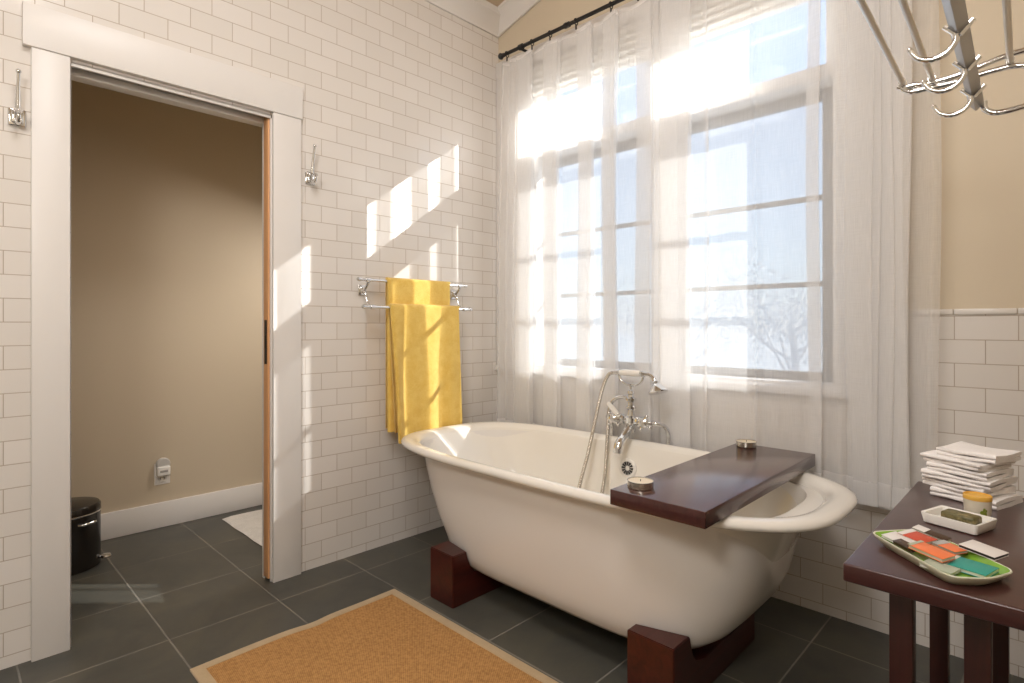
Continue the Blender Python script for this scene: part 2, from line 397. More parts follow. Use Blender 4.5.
# ------------------------------------------------------------------ windows
def window(n, x0, x1, lab, fr=.018, sr=.036):
    w = bpy.data.objects.new('window_%d' % n, None); C.objects.link(w); w.location = (x0, 0, OZ0); struct(w, lab, 'window')
    b = MB(); f = .018
    b.box((x0, .0, OZ0), (x0+f, .18, OZ1)); b.box((x1-fr, .0, OZ0), (x1, .15, OZ1)); b.box((x0+f, .0, 2.625), (x1-fr, .15, OZ1))
    b.box((x0+f, .0, 2.150), (x1-fr, .15, 2.205), .003); b.box((x0+f, .0, OZ0), (x1-fr, .15, .920), .003)
    b.build('frame', M['white'], w)
    a, c = x0+f, x1-fr; st = .036
    b = MB()
    b.box((a, .115, .920), (a+st, .148, 2.150), .003); b.box((c-sr, .115, .920), (c, .148, 2.150), .003)
    b.box((a+st, .115, 2.105), (c-sr, .148, 2.150), .003); b.box((a+st, .115, .920), (c-sr, .148, .957), .003)
    for z in (1.697, 1.331): b.box((a+st, .120, z-.011), (c-sr, .142, z+.011), .002)
    s = b.build('lower_sash', M['grey_sash'], w)
    m = (a+c)/2
    MB().box((m-.055, .106, .924), (m+.055, .116, .944), .003).box((m-.035, .094, .930), (m+.035, .108, .938), .002).build('sash_lift', M['grey_sash'], s)
    MB().box((a+st-.004, .129, .953), (c-sr+.004, .133, 2.109)).build('lower_pane', M['glass'], w)
    b = MB(); b.bm.faces.new([b.bm.verts.new(q) for q in ((a+.01, .152, .925), (c-.01, .152, .925), (c-.01, .152, 2.148), (a+.01, .152, 2.148))])
    b.build('insect_screen', M['screen'], w)
    b = MB(); st = .022; sr -= .014
    b.box((a, .115, 2.205), (a+st, .148, 2.625), .002); b.box((c-sr, .115, 2.205), (c, .148, 2.625), .002)
    b.box((a+st, .115, 2.205), (c-sr, .148, 2.232), .002); b.box((a+st, .115, 2.595), (c-sr, .148, 2.625), .002)
    b.build('upper_sash', M['white'], w)
    MB().box((a+st-.004, .129, 2.228), (c-sr+.004, .133, 2.60)).build('upper_pane', M['glass'], w)
    return w
window(1, OX0, 1.12, 'left window with grey lower sash and transom')
window(2, 1.142, OX1, 'right window with grey lower sash and transom', .012, .070)
b = MB().box((1.095, -.012, OZ0), (1.232, -.0005, OZ1), .003).box((1.1205, -.002, OZ0), (1.1415, .15, OZ1), .001)
struct(b.build('trim_6', M['white']), 'white mullion post between the two windows', 'mullion')
b = MB()
b.box((.004, -.02, OZ0), (OX0, .004, OZ1), .002); b.box((OX1, -.02, OZ0), (OX1+.09, .004, OZ1), .002); b.box((.004, -.022, OZ1), (OX1+.095, .004, OZ1+.10), .002)
struct(b.build('trim_7', M['white']), 'white window casing behind the sheer curtains', 'casing')
b = MB().box((.004, -.036, .872), (OX1+.095, .0, OZ0), .004).box((OX0, -.02, OZ0-.01), (OX1, .05, OZ0+.004), .002)
struct(b.build('trim_8', M['white']), 'white window sill above the tub', 'sill')
# folded shades drawn up under the window heads
for x0, x1, lab in ((.318, 1.092, 'white folded shade drawn up in the left window head'), (1.236, OX1-.012, 'white folded shade drawn up in the right window head')):
    t = thing('window_shade', lab, 'shade', (x0, .0, 2.49), 'white shades in the window heads')
    pts = []; z = 2.504; ph = .036; n = 5
    for k in range(n):
        for dy, dz in ((.016, 0), (-.010, .001), (-.026, .008), (-.030, .016), (-.022, .026), (.014, .034)): pts.append((x0, dy, z+k*ph+dz))
    pts += [(x0, .030, z+n*ph), (x0, .030, z)]
    MB().prism(pts, (x1-x0, 0, 0)).build('folds', M['pleat'], t, ang=50)
    MB().box((x0, -.012, 2.490), (x1, .030, 2.504), .003).build('bottom_rail', M['white'], t)
    MB().box((x0, -.010, z+n*ph), (x1, .032, 2.698), .003).build('head_rail', M['white'], t)

# ------------------------------------------------------------------ outdoors
struct(MB().box((-60, .6, -.75), (60, 120, -.7)).build('ground_outside', M['ground']))
def tree(x, y, h, w, lab, seed, leafy=True):
    rnd = random.Random(seed)
    t = thing('garden_tree', lab, 'tree', (x, y, -.7))
    b = MB(); tips = []
    b.tube([(x, y, -.7), (x+.05*h, y, -.7+h*.3), (x+.02*h, y+.05, -.7+h*.62)], [.035*h, .025*h, .015*h], 8, 4)
    for k in range(9):
        a = k*2.4; z0 = -.7+h*(.25+.04*k); e = Vector((x+math.cos(a)*w*rnd.uniform(.25, .48), y+math.sin(a)*w*.4, z0+h*rnd.uniform(.15, .35)))
        s0 = Vector((x+.03*h, y, z0)); mid = (s0+e)/2+Vector((0, 0, -.03*h)); b.tube([s0, mid, e], [.011*h, .008*h, .003*h], 6, 3); tips.append(e)
    b.build('trunk', M['bark'], t)
    if leafy:
        b = MB()
        for k in range(2600):
            q = tips[k % 9]+Vector((rnd.gauss(0, .13*w), rnd.gauss(0, .13*w), rnd.gauss(0, .09*h))); r = rnd.uniform(.02, .04)*h*.4
            d = Vector((rnd.gauss(0,1), rnd.gauss(0,1), rnd.gauss(0,1))).normalized(); u = d.orthogonal().normalized()*r; v = d.cross(u).normalized()*r*.6
            vs_ = [b.bm.verts.new(q+u), b.bm.verts.new(q+v), b.bm.verts.new(q-u), b.bm.verts.new(q-v)]; b.bm.faces.new(vs_)
        b.build('foliage', M['leaves'], t)
tree(-4.2, 10.5, 3.4, 3.4, 'blurred tree outside, low in the left window panes', 3)
tree(-.9, 8.0, 3.0, 1.9, 'blurred tree outside, low in the right window panes', 5)
tree(1.5, 11.5, 3.1, 2.4, 'blurred shrub outside at the right edge of right window', 8)

# ================================================================== CURTAINS
RY, RZ = -.09, 2.785
def curtain(path, ztop, zbot, lab, seed):
    rnd = random.Random(seed)
    P = catmull([Vector((x, y, 0)) for x, y in path], 6)
    L = [0.]
    for a, b_ in zip(P[:-1], P[1:]): L.append(L[-1]+(b_-a).length)
    nz = 46; b = MB(); uvl = b.bm.loops.layers.uv.new('UVMap'); rows = []
    ph = rnd.uniform(0, 6)
    for k in range(nz+1):
        f = k/nz; z = zbot+(ztop-zbot)*f; row = []
        for i, p in enumerate(P):
            am = 1.0-.25*f+.1*math.sin(3*f+ph+L[i])
            zz = z + (.012*math.sin(L[i]*9+ph)*(1-f)*.6) - (.006*(1-math.cos(L[i]*2*PI/.19)) * (f**14))
            row.append(b.bm.verts.new((p.x-(.045*(1-f)*max(0, 1-(p.x-.115)/.25) if seed == 1 else 0)+.006*math.sin(2.2*f*PI+L[i]*5+ph), RY+p.y*am, zz)))
        rows.append(row)
    for k in range(nz):
        for i in range(len(P)-1):
            f = b.bm.faces.new((rows[k][i], rows[k][i+1], rows[k+1][i+1], rows[k+1][i]))
            for lp, (ii, kk) in zip(f.loops, ((i, k), (i+1, k), (i+1, k+1), (i, k+1))): lp[uvl].uv = (L[ii], (ztop-zbot)*kk/nz)
    o = b.build('sheer_curtain', M['sheer'], ang=180)
    return tag(o, lab, 'curtain', 'sheer curtains on the black rod')
def pleat(x, w, d, back=.5):          # an S-fold: three layers over width w
    return [(x, 0), (x+w, -d), (x+w*1.02, -d*.6), (x+w*(1-back), .3*d), (x+w*(1-back)+.004, .75*d), (x+w*1.1, d)]
def pleat5(x, w, d): return [(x, .3*d), (x+w, -d), (x+w+.004, -.8*d), (x, -.45*d), (x-.003, -.2*d), (x+w, .05*d), (x+w+.003, .3*d), (x+.002, .6*d), (x, .8*d), (x+w*1.02, d)]
pa = [(.115, .012), (.14, -.02), (.175, .018), (.20, -.02), (.225, .02), (.25, -.012)] + pleat5(.275, .09, .022)
pa += [(.385, .012), (.42, .006), (.455, .010)] + pleat5(.472, .088, .022) + [(.585, .012), (.635, .016), (.69, .01)] + pleat5(.712, .076, .022)
pa += [(.80, .012), (.83, .014), (.86, .010)] + pleat5(.872, .065, .02) + [(.955, .004), (1.0, .008), (1.04, .004)] + pleat(1.06, .075, .012, 1.) + [(1.155, .0), (1.18, .004)]
curtain(pa, 2.742, .50, 'left white sheer curtain, bunched beside the tiled corner', 1)
pb = [(1.10, .030), (1.15, .032), (1.185, .028)] + pleat5(1.205, .12, .012) + [(1.345, .006), (1.385, .004)] + pleat(1.405, .022, .012, .7) + [(1.47, .008), (1.55, .012), (1.615, -.004), (1.64, -.022), (1.665, .002), (1.72, .014), (1.79, .010)]
pb += pleat(1.832, .046, .018, .95) + [(1.915, .004), (1.945, -.006), (1.965, .008)] + pleat(1.975, .075, .02, .9) + pleat(1.99, .08, .022, .8) + pleat(2.03, .08, .024, .9) + pleat(2.06, .085, .022, .9) + pleat(2.075, .085, .024, .9) + [(2.215, .004), (2.23, -.006), (2.25, .004)]
curtain(pb, 2.742, .50, 'right white sheer curtain, bunched right of the window', 2)
t = thing('curtain_rod', 'black iron curtain rod above the window', 'curtain rod', (.13, RY, RZ))
MB().tube([(.145, RY, RZ), (2.36, RY, RZ)], .0105, 14).build('rod', M['iron'], t)
for x, s in ((.145, -1), (2.36, 1)):
    MB().lathe([(.006, 0), (.013, .002), (.013, .006), (.008, .010), (.016, .018), (.020, .026), (.016, .037), (.004, .042)], (x, RY, RZ), (s, 0, 0), 16).build('finial', M['iron'], t)
for x in (.285, 2.28):
    b = MB().lathe([(.028, 0), (.028, .006), (.012, .010)], (x, .003, RZ-.01), (0, -1, 0), 16).tube([(x, 0, RZ-.01), (x, -.05, RZ-.01), (x, RY, RZ-.012)], .008, 10)
    b.tube([(x-.014, RY, RZ), (x+.014, RY, RZ)], .0165, 14); b.build('wall_bracket', M['iron'], t)
MB().tube([(.612, RY, RZ), (.644, RY, RZ)], .015, 14).ball((.628, RY-.014, RZ+.002), .007, 6).build('joint_collar', M['iron'], t)
RL = 'small black clip ring on the curtain rod holding a sheer curtain'
ring0 = thing('curtain_ring', RL, 'curtain ring', (.169, RY, RZ), 'black clip rings on the curtain rod')
x = .169
MB().tube([(x, RY+.0155*math.cos(a*PI/10), RZ-.0042+.0165*math.sin(a*PI/10)) for a in range(20)], .0028, 8, closed=True).build('ring', M['iron'], ring0)
MB().box((x-.004, RY-.003, RZ-.046), (x+.004, RY+.003, RZ-.024), .0015).ball((x, RY, RZ-.024), .0042, 5).build('clip', M['iron'], ring0)
for x in (.371, .507, .689, .912, 1.07, 1.16, 1.34, 1.52, 1.70, 1.88, 2.04, 2.14, 2.235): dup(ring0, (x, RY, RZ))

# ================================================================== TUB
CY = -.575
def sup(x0, x1, bb, z, n=3.0, N=96, cy=CY, nl=None):
    cx, a = (x0+x1)/2, (x1-x0)/2; out = []
    for k in range(N):
        t = 2*PI*k/N; c, s = math.cos(t), math.sin(t); m = nl if (nl and c < 0) else n
        out.append((cx+a*math.copysign(abs(c)**(2/m), c), cy+bb*math.copysign(abs(s)**(2/m), s), z))
    return out
tub = thing('bathtub', 'white freestanding roll-top bathtub on two dark wooden blocks', 'bathtub', (1.13, CY, .112))
outer = [(.80, 1.50, .17, .112, 4.5), (.67, 1.61, .26, .112, 4.5), (.585, 1.705, .325, .122, 4.8), (.55, 1.752, .345, .143, 5.), (.520, 1.798, .357, .18, 5.), (.490, 1.832, .364, .22, 4.6), (.425, 1.872, .374, .30, 4.2), (.35, 1.902, .381, .40, 3.7), (.29, 1.925, .387, .49, 3.3), (.245, 1.945, .392, .580, 3.1)]
b = MB(); b.rings([sup(*r) for r in outer], True, False); b.build('outer_shell', M['enamel_out'], tub, 180)
rim = [(.245, 1.945, .392, .580), (.190, 2.050, .424, .578), (.157, 2.080, .438, .581), (.146, 2.092, .444, .588), (.145, 2.093, .4445, .597), (.152, 2.086, .440, .606), (.170, 2.066, .430, .611), (.200, 2.045, .411, .612), (.225, 2.024, .394, .606), (.243, 2.006, .382, .590)]
b = MB(); b.rings([sup(*r, n=3.1, nl=3.6) for r in rim], False, False); b.build('rolled_rim', M['enamel'], tub, 180)
inner = [(.243, 2.006, .382, .590), (.254, 1.990, .376, .570), (.285, 1.955, .367, .52), (.345, 1.910, .355, .42), (.455, 1.850, .338, .30), (.53, 1.795, .318, .225), (.60, 1.74, .290, .178), (.70, 1.62, .23, .155), (.85, 1.45, .12, .150)]
b = MB(); b.rings([sup(*r, n=3.1, nl=3.6) for r in inner], False, True); b.build('basin', M['enamel'], tub, 180)
# overflow grille on the far inner wall
fc = Vector((1.092, -.215, .485)); ax = Vector((0, -1, .13)).normalized(); q = Vector((0, 0, 1)).rotation_difference(ax)
ov = MB().lathe([(.046, -.004), (.046, .002), (.042, .0055), (.034, .006), (.0335, .003)], fc, ax, 32).build('overflow_plate', M['porcelain'], tub)
b = MB()
for k in range(12):
    a = 2*PI*k/12; u = q @ Vector((math.cos(a), math.sin(a), 0)); v = q @ Vector((-math.sin(a), math.cos(a), 0))
    p = [fc+ax*.0045+u*.012-v*.0018, fc+ax*.0045+u*.030-v*.0052, fc+ax*.0045+u*.030+v*.0052, fc+ax*.0045+u*.012+v*.0018]
    b.prism(p, ax*.0025)
b.build('grille_slot', M['dark'], ov); ov.children[0]['kind'] = 'stuff'
# wooden blocks with a cradle cut for the tub
def block(x0, x1, y0, y1, lab, o0, o1):
    prof = lambda o: [(y0, 0), (y1, 0), (y1, .104), (y0+.20, .104), (y0+.150+o, .107), (y0+.115+o, .118), (y0+.092+o, .145), (y0+.080+o, .180), (y0+.074+o, .213), (y0, .213)]
    b = MB().rings([[(x0, y, z) for y, z in prof(o0)], [(x1, y, z) for y, z in prof(o1)]])
    bmesh.ops.bevel(b.bm, geom=[e for e in b.bm.edges], offset=.003, segments=2, affect='EDGES')
    return tag(b.build('tub_block', M['block_wood']), lab, 'wooden block', 'wooden blocks under the bathtub')
block(.625, .775, -1.015, -.17, 'dark red wooden block under the left end of tub', .028, .0)
block(1.583, 1.742, -.99, -.385, 'dark red wooden block under the right end of tub', -.024, .026)
# bath board
b = MB().box((1.57, -1.063, .614), (1.872, -.122, .661), .003)
tag(b.build('bath_board', M['tray_wood']), 'dark brown wooden board laid across the bathtub', 'bath board')
def tealight(x, y, lab):
    t = thing('tealight_candle', lab, 'candle', (x, y, .661), 'tin candles on the bath board')
    MB().lathe([(.037, 0), (.039, .002), (.039, .020), (.0405, .0215), (.0405, .0225), (.038, .0225), (.0375, .019)], (x, y, .661), n=36).build('tin', M['tin'], t)
    MB().lathe([(.0374, .002), (.0374, .0205), (.030, .0200), (.001, .0195)], (x, y, .661), n=32).build('wax', M['wax'], t)
    MB().tube([(x, y, .680), (x+.001, y, .687)], .0013, 6).build('wick', M['dark'], t)
tealight(1.628, -.985, 'round tin candle at near end of the bath board')
tealight(1.628, -.175, 'round tin candle at far end of the bath board')

# ================================================================== TUB FAUCET
fx, fy, fz = 1.09, -.185, .705
fa = thing('bath_faucet', 'chrome tub faucet with hand shower and porcelain grips', 'faucet', (fx, fy, fz))
b = MB()
b.tube([(fx-.105, fy, fz), (fx+.115, fy, fz)], .015, 14)
b.lathe([(.004, -.060), (.019, -.055), (.024, -.038), (.019, -.02), (.030, -.010), (.030, .016), (.019, .024), (.015, .05), (.024, .058), (.024, .066), (.015, .074), (.014, .088), (.025, .094), (.025, .106), (.014, .112), (.012, .122), (.018, .128), (.016, .140), (.007, .146)], (fx, fy, fz), n=20)
for s in (-1, 1): b.lathe([(.012, 0), (.023, .004), (.026, .014), (.019, .022), (.027, .03), (.027, .04), (.016, .046)], (fx+s*.03, fy, fz), (s, 0, 0), 16)
b.build('valve_body', M['chrome'], fa)
MB().tube([(fx, fy-.01, fz-.03), (fx, fy-.03, fz-.045), (fx, fy-.065, fz-.072), (fx, fy-.095, fz-.092), (fx, fy-.108, fz-.112), (fx, fy-.110, fz-.135)], [.018, .019, .020, .021, .022, .023], 14, 4).build('spout', M['chrome'], fa)
for s in (-1, 1):
    h = MB(); hx = fx+s*.082
    h.lathe([(.012, 0), (.022, .006), (.022, .022), (.012, .030), (.016, .038), (.005, .042)], (hx, fy-.006, fz), (0, -1, 0), 16)
    for k in range(4):
        a = PI/4+k*PI/2 + (.3 if s > 0 else 0); d = Vector((math.cos(a), 0, math.sin(a)))
        e = Vector((hx, fy-.024, fz))+d*.036
        h.tube([Vector((hx, fy-.024, fz))+d*.008, e], [.0068, .0056], 8); h.ball(e, .0082, 6)
    h.build('cross_handle', M['chrome'], fa)
# supply pipes: out from each valve end, back over the rim and down behind the tub
for s in (-1, 1):
    px = fx+s*.115
    MB().tube([(px, fy, fz), (px+s*.022, fy+.006, fz-.002), (px+s*.038, fy+.045, fz-.018), (px+s*.040, fy+.072, fz-.06), (px+s*.040, fy+.069, fz-.14), (px+s*.040, fy+.069, .3), (px+s*.040, fy+.069, 0)], .0105, 12, 5).build('supply_pipe', M['chrome'], fa)
MB().tube([(fx-.055, fy-.018, fz+.016), (fx-.085, fy-.032, fz+.055), (fx-.098, fy-.037, fz+.070)], [.010, .0135, .011], 12).ball((fx-.099, fy-.0375, fz+.072), .0112, 6).build('diverter_lever', M['porcelain'], fa)
# gooseneck outlet for the hose
MB().tube([(fx-.008, fy, fz+.100), (fx-.045, fy-.004, fz+.108), (fx-.080, fy-.008, fz+.098), (fx-.105, fy-.012, fz+.068), (fx-.115, fy-.014, fz+.03), (fx-.117, fy-.015, fz-.005)], .0095, 12, 5).build('gooseneck', M['chrome'], fa)
hz = fz+.222
b = MB().tube([(fx, fy, fz+.14), (fx, fy, hz-.05)], .0062, 10)
b.tube([(fx-.068, fy, hz-.006), (fx-.055, fy, hz-.036), (fx-.03, fy, hz-.050), (fx, fy, hz-.053), (fx+.03, fy, hz-.050), (fx+.055, fy, hz-.036), (fx+.068, fy, hz-.006)], .0062, 10, 5)
for s in (-1, 1): b.tube([(fx+s*.068, fy-.011, hz+.002), (fx+s*.068, fy-.008, hz-.008), (fx+s*.068, fy, hz-.011), (fx+s*.068, fy+.008, hz-.008), (fx+s*.068, fy+.011, hz+.002)], .0048, 8, 3)
b.build('cradle', M['chrome'], fa)
hs = MB().tube([(fx-.060, fy, hz+.002), (fx-.03, fy, hz+.003), (fx+.03, fy, hz+.003), (fx+.055, fy, hz+.003)], [.013, .0155, .0155, .013], 14, 3).build('hand_grip', M['porcelain'], fa)
b = MB().tube([(fx+.053, fy, hz+.003), (fx+.062, fy, hz+.003)], .015, 14)
b.tube([(fx+.06, fy, hz+.003), (fx+.095, fy-.002, hz), (fx+.122, fy-.006, hz-.012), (fx+.134, fy-.010, hz-.028)], [.011, .011, .011, .012], 12, 4)
b.lathe([(.011, 0), (.016, .006), (.014, .012), (.026, .026), (.042, .044), (.046, .053), (.043, .057), (.001, .055)], (fx+.134, fy-.010, hz-.024), (.35, -.12, -1), 24)
b.build('shower_head', M['chrome'], hs)
MB().tube([(fx-.060, fy, hz+.002), (fx-.095, fy, hz-.001)], [.015, .011], 14).build('end_ferrule', M['chrome'], hs)
hp = [(fx-.094, fy, hz-.001), (fx-.125, fy-.003, hz-.012), (fx-.150, fy-.012, hz-.07), (fx-.165, fy-.03, hz-.16), (fx-.172, fy-.065, hz-.28), (fx-.180, fy-.10, hz-.40), (fx-.185, fy-.15, hz-.52), (fx-.175, fy-.20, hz-.63), (fx-.14, fy-.22, hz-.695), (fx-.10, fy-.20, hz-.69), (fx-.075, fy-.15, hz-.60), (fx-.085, fy-.09, hz-.47), (fx-.105, fy-.045, hz-.34), (fx-.115, fy-.022, hz-.25), (fx-.117, fy-.016, hz-.225)]
MB().tube(hp, .0088, 12, 10).build('shower_hose', M['hose'], fa)

# ================================================================== TILED WALL FITTINGS
def robe_hook(y, z, lab):
    t = thing('robe_hook', lab, 'hook', (0, y, z), 'chrome robe hooks on the tiled wall')
    MB().box((0, y-.024, z-.030), (.010, y+.024, z+.030), .005, 3).box((.008, y-.016, z-.022), (.020, y+.016, z+.022), .005, 3).build('back_plate', M['chrome'], t)
    b = MB().tube([(.014, y, z+.004), (.026, y, z+.018), (.033, y, z+.055), (.042, y, z+.098), (.053, y, z+.138)], [.0095, .0085, .007, .0055, .0048], 12, 4).ball((.054, y, z+.142), .0082, 8)
    b.build('upper_prong', M['chrome'], t)
    b = MB().tube([(.014, y, z-.004), (.036, y, z-.024), (.056, y, z-.022), (.064, y, z-.003), (.054, y, z+.008)], [.009, .0085, .0075, .006, .005], 12, 4)
    b.tube([(.028, y, z+.003), (.054, y, z+.013), (.076, y, z-.003)], [.005, .014, .004], 10, 4, flat=(.35, 1.))
    b.build('lower_hook', M['chrome'], t)
robe_hook(-2.291, 1.862, 'chrome robe hook left of the doorway casing')
robe_hook(-1.248, 1.851, 'chrome robe hook right of the doorway casing')
# double towel rack
ux, uz, lx, lz = .062, 1.384, .107, 1.247
t = thing('towel_rack', 'chrome double-bar towel rack on the tiled wall', 'towel rack', (0, -.67, 1.33))
for y in (-.972, -.372):
    b = MB().box((0, y-.022, 1.307), (.010, y+.022, 1.361), .004, 3).box((.008, y-.014, 1.316), (.020, y+.014, 1.352), .005, 3)
    b.tube([(.015, y, 1.334), (.030, y, 1.337), (.050, y, 1.352), (.064, y, 1.372), (ux, y, uz-.004)], [.010, .008, .007, .0075, .009], 12, 4)
    b.tube([(.018, y, 1.332), (.036, y, 1.318), (.046, y, 1.295), (.060, y, 1.266), (.082, y, 1.249), (lx-.004, y, lz)], [.010, .008, .007, .007, .0075, .009], 12, 4)
    for xx_, zz_ in ((ux, uz), (lx, lz)): b.tube([(xx_, y-.012, zz_), (xx_, y+.012, zz_)], .0125, 14)
    b.build('bracket', M['chrome'], t)
for xx_, zz_ in ((ux, uz), (lx, lz)):
    b = MB().tube([(xx_, -1.025, zz_), (xx_, -.325, zz_)], .0082, 14)
    for y, s in ((-1.025, -1), (-.325, 1)): b.lathe([(.0105, -.010), (.0105, .004), (.006, .008)], (xx_, y, zz_), (0, s, 0), 14)
    b.build('bar', M['chrome'], t)
def towel(x, z, y0, y1, zf, zb, lab, seed, shift=0., taper=0., amp=.010, flare=.003):
    """doubled terry towel folded over a bar: outline in x-z, swept along y"""
    rnd = random.Random(seed); r = .0135; th = .0065; n = 56; rs = []
    p1, p2 = rnd.uniform(0, 6), rnd.uniform(0, 6)
    for k in range(n+1):
        f = k/n; sec = []
        def pt(off, zz, side):
            d = (z-zz); g = max(0, min(1, d/.35)); y = y0+(y1-y0)*f
            y += shift*d + taper*d*(.5-f)
            edge = min(f, 1-f)*n; rd = 1. if edge > 1 else (.55 if edge == 0 else .9)
            w = amp*g*(math.sin(f*13+p1+.6*math.sin(d*4))+.5*math.sin(f*23+p2+d*3))
            return (x+side*(off*rd)+w*(1 if side > 0 else .25)+(flare*g if side > 0 else 0.), y, zz)
        zs = [zf+(z-zf)*q/14 for q in range(15)]; zbk = [zb+(z-zb)*q/8 for q in range(9)]
        hem = .006*math.sin(f*7+p1)
        sec += [pt(r+th, zz+(hem if i == 0 else 0), 1) for i, zz in enumerate(zs)]
        for a in range(1, 8): sec.append((x+(r+th)*math.cos(a*PI/8), pt(0, z, 1)[1], z+(r+th)*.95*math.sin(a*PI/8)))
        sec += [pt(r+th, zz, -1) for zz in reversed(zbk)]
        sec += [pt(r-.004, zz+.004 if i == 0 else zz, -1) for i, zz in enumerate(zbk)]
        for a in range(7, 0, -1): sec.append((x+(r-.006)*math.cos(a*PI/8), pt(0, z, 1)[1], z+(r-.006)*math.sin(a*PI/8)))
        sec += [pt(r-.004, zz+(.004+hem if i == len(zs)-1 else 0), 1) for i, zz in enumerate(reversed(zs))]
        rs.append(sec)
    return tag(MB().rings(rs).build('bath_towel', M['yellow'], ang=60), lab, 'towel', 'yellow bath towels on the rack')
towel(ux, uz, -.862, -.452, .60, .62, 'yellow towel hanging from the upper bar, behind', 3, 0., .0, .0012, 0.)
towel(lx, lz, -.876, -.424, .545, .60, 'yellow towel draped over the lower bar, in front', 4, .045, .035, .0085, .002)

# ================================================================== FLOOR THINGS
X0, X1, Y0, Y1 = .462, 1.78, -1.892, -1.087
rug = thing('sisal_rug', 'tan woven sisal rug with pale cloth border', 'rug', (1.1, -1.49, 0))
def rugx(y): return X0+.012*math.exp(-((y+1.47)/.06)**2)-.004*math.sin((y-Y0)*7)
N = 40; BW = .038; H = .009
b = MB(); top_, low = [], []
ys = [Y0+(Y1-Y0)*k/N for k in range(N+1)]
def ring(ins, z): 
    out = [(rugx(y)+ins, min(max(y, Y0+ins), Y1-ins), z) for y in ys]; out += [(X1-ins, min(max(y, Y0+ins), Y1-ins), z) for y in reversed(ys)]; return out
b.rings([ring(0, .0005), ring(0, H*.8), ring(.004, H), ring(BW, H), ring(BW, .0008)], False, False, loop=True); b.build('border', M['rug_border'], rug, 60)
MB().rings([ring(BW-.001, .001), ring(BW-.001, H-.0015)]).build('woven_field', M['sisal'], rug)
# closet bath mat
b = MB(); nx, ny = 22, 14; vr = []
for i in range(nx+1):
    row = []
    for j in range(ny+1):
        x, y = -1.02+.68*i/nx, -1.295+.55*j/ny; e = min(i, nx-i, j, ny-j)
        row.append(b.bm.verts.new((x+.004*math.sin(j*.9), y+.002*math.sin(i*.7), (.004 if e == 0 else .018)+.004*math.sin(i*.9+j*.5)*(e > 0))))
    vr.append(row)
for i in range(nx):
    for j in range(ny): b.bm.faces.new((vr[i][j], vr[i+1][j], vr[i+1][j+1], vr[i][j+1]))
bmesh.ops.solidify(b.bm, geom=b.bm.faces[:], thickness=.003)
tag(b.build('bath_mat', M['mat'], ang=80), 'white bath mat on the slate floor beyond the doorway', 'mat')
# pedal bin
bx, by, br, bh = -.85, -2.047, .133, .302
pb_ = thing('pedal_bin', 'black pedal bin behind the left door casing', 'bin', (bx, by, 0))
MB().lathe([(br-.006, 0), (br, .004), (br, bh-.045), (br-.003, bh-.043)], (bx, by, 0), n=40).build('body', M['black'], pb_)
MB().lathe([(br+.003, bh-.043), (br+.004, bh-.040), (br+.003, bh-.036), (br-.004, bh-.034)], (bx, by, 0), n=40).build('rim_band', M['chrome'], pb_)
MB().lathe([(br+.001, bh-.035), (br+.001, bh-.012), (br-.006, bh-.002), (br-.03, bh+.004), (.02, bh+.008), (.001, bh+.008)], (bx, by, 0), n=40).build('lid', M['black'], pb_)
hd = Vector((.88, -.10, 0)).normalized(); hv = Vector((-hd.y, hd.x, 0)); hc = Vector((bx, by, bh-.075))+hd*(br+.004)
hd2 = Vector((math.cos(.5), math.sin(.5), 0)); hv = Vector((-hd2.y, hd2.x, 0)); hc = Vector((bx, by, bh-.078))+hd2*(br+.010)
MB().tube([hc-hv*.036-hd2*.016, hc-hv*.028, hc, hc+hv*.028, hc+hv*.036-hd2*.016], .0068, 10, 4).build('carry_handle', M['chrome'], pb_)
pd = Vector((math.cos(1.25), math.sin(1.25), 0)); pc = Vector((bx, by, .028))
b = MB().tube([pc+pd*(br-.02), pc+pd*(br+.01), pc+pd*(br+.022)], [.007, .009, .009], 10)
b.lathe([(.020, -.006), (.023, 0), (.020, .007)], pc+pd*(br+.022), n=20); b.build('pedal', M['chrome'], pb_)
# outlet and plug-in
t = thing('wall_outlet', 'white outlet plate low on the tan wall', 'outlet', (-1.15, -1.573, .305))
MB().box((-1.150, -1.613, .243), (-1.144, -1.533, .365), .0025, 2).build('cover_plate', M['porcelain'], t)
b = MB().box((-1.145, -1.592, .258), (-1.1415, -1.554, .292), .004); b.build('receptacle', M['porcelain'], t)
MB().box((-1.1418, -1.584, .270), (-1.1408, -1.581, .284)).box((-1.1418, -1.566, .270), (-1.1408, -1.563, .284)).build('slots', M['dark'], t)
t = thing('plug_in_freshener', 'small white plug-in gadget in the wall outlet', 'plug-in', (-1.1435, -1.57, .34))
MB().box((-1.1435, -1.606, .296), (-1.110, -1.538, .352), .008, 3).build('body', M['porcelain'], t)
MB().lathe([(.030, 0), (.036, .004), (.036, .018), (.030, .024), (.001, .025)], (-1.1435, -1.572, .362), (1, 0, 0), 24).build('dome', mat('grey_plastic', (.55, .53, .50), .4), t)
MB().box((-1.111, -1.592, .318), (-1.1092, -1.552, .330), .0005).build('vent', mat('vent_plastic', (.35, .33, .31), .5), t)

# ================================================================== SIDE TABLE
TX0, TX1, TY0, TY1, TT = 2.279, 2.70, -1.405, -.695, .75
t = thing('side_table', 'dark mahogany slatted side table at right', 'table', (2.49, -1.05, 0))
MB().box((TX0, TY0, TT-.031), (TX1, TY1, TT), .0035, 3).build('tabletop', M['table_wood'], t)
for x in (2.332, 2.434, 2.538, 2.64):
    for y in (-1.33, -.905): MB().box((x, y, 0), (x+.034, y+.034, TT-.031), .002).build('leg', M['leg_wood'], t)
for y in (-1.324, -.899): MB().box((2.336, y, .09), (2.672, y+.022, .125), .002).build('stretcher', M['leg_wood'], t)
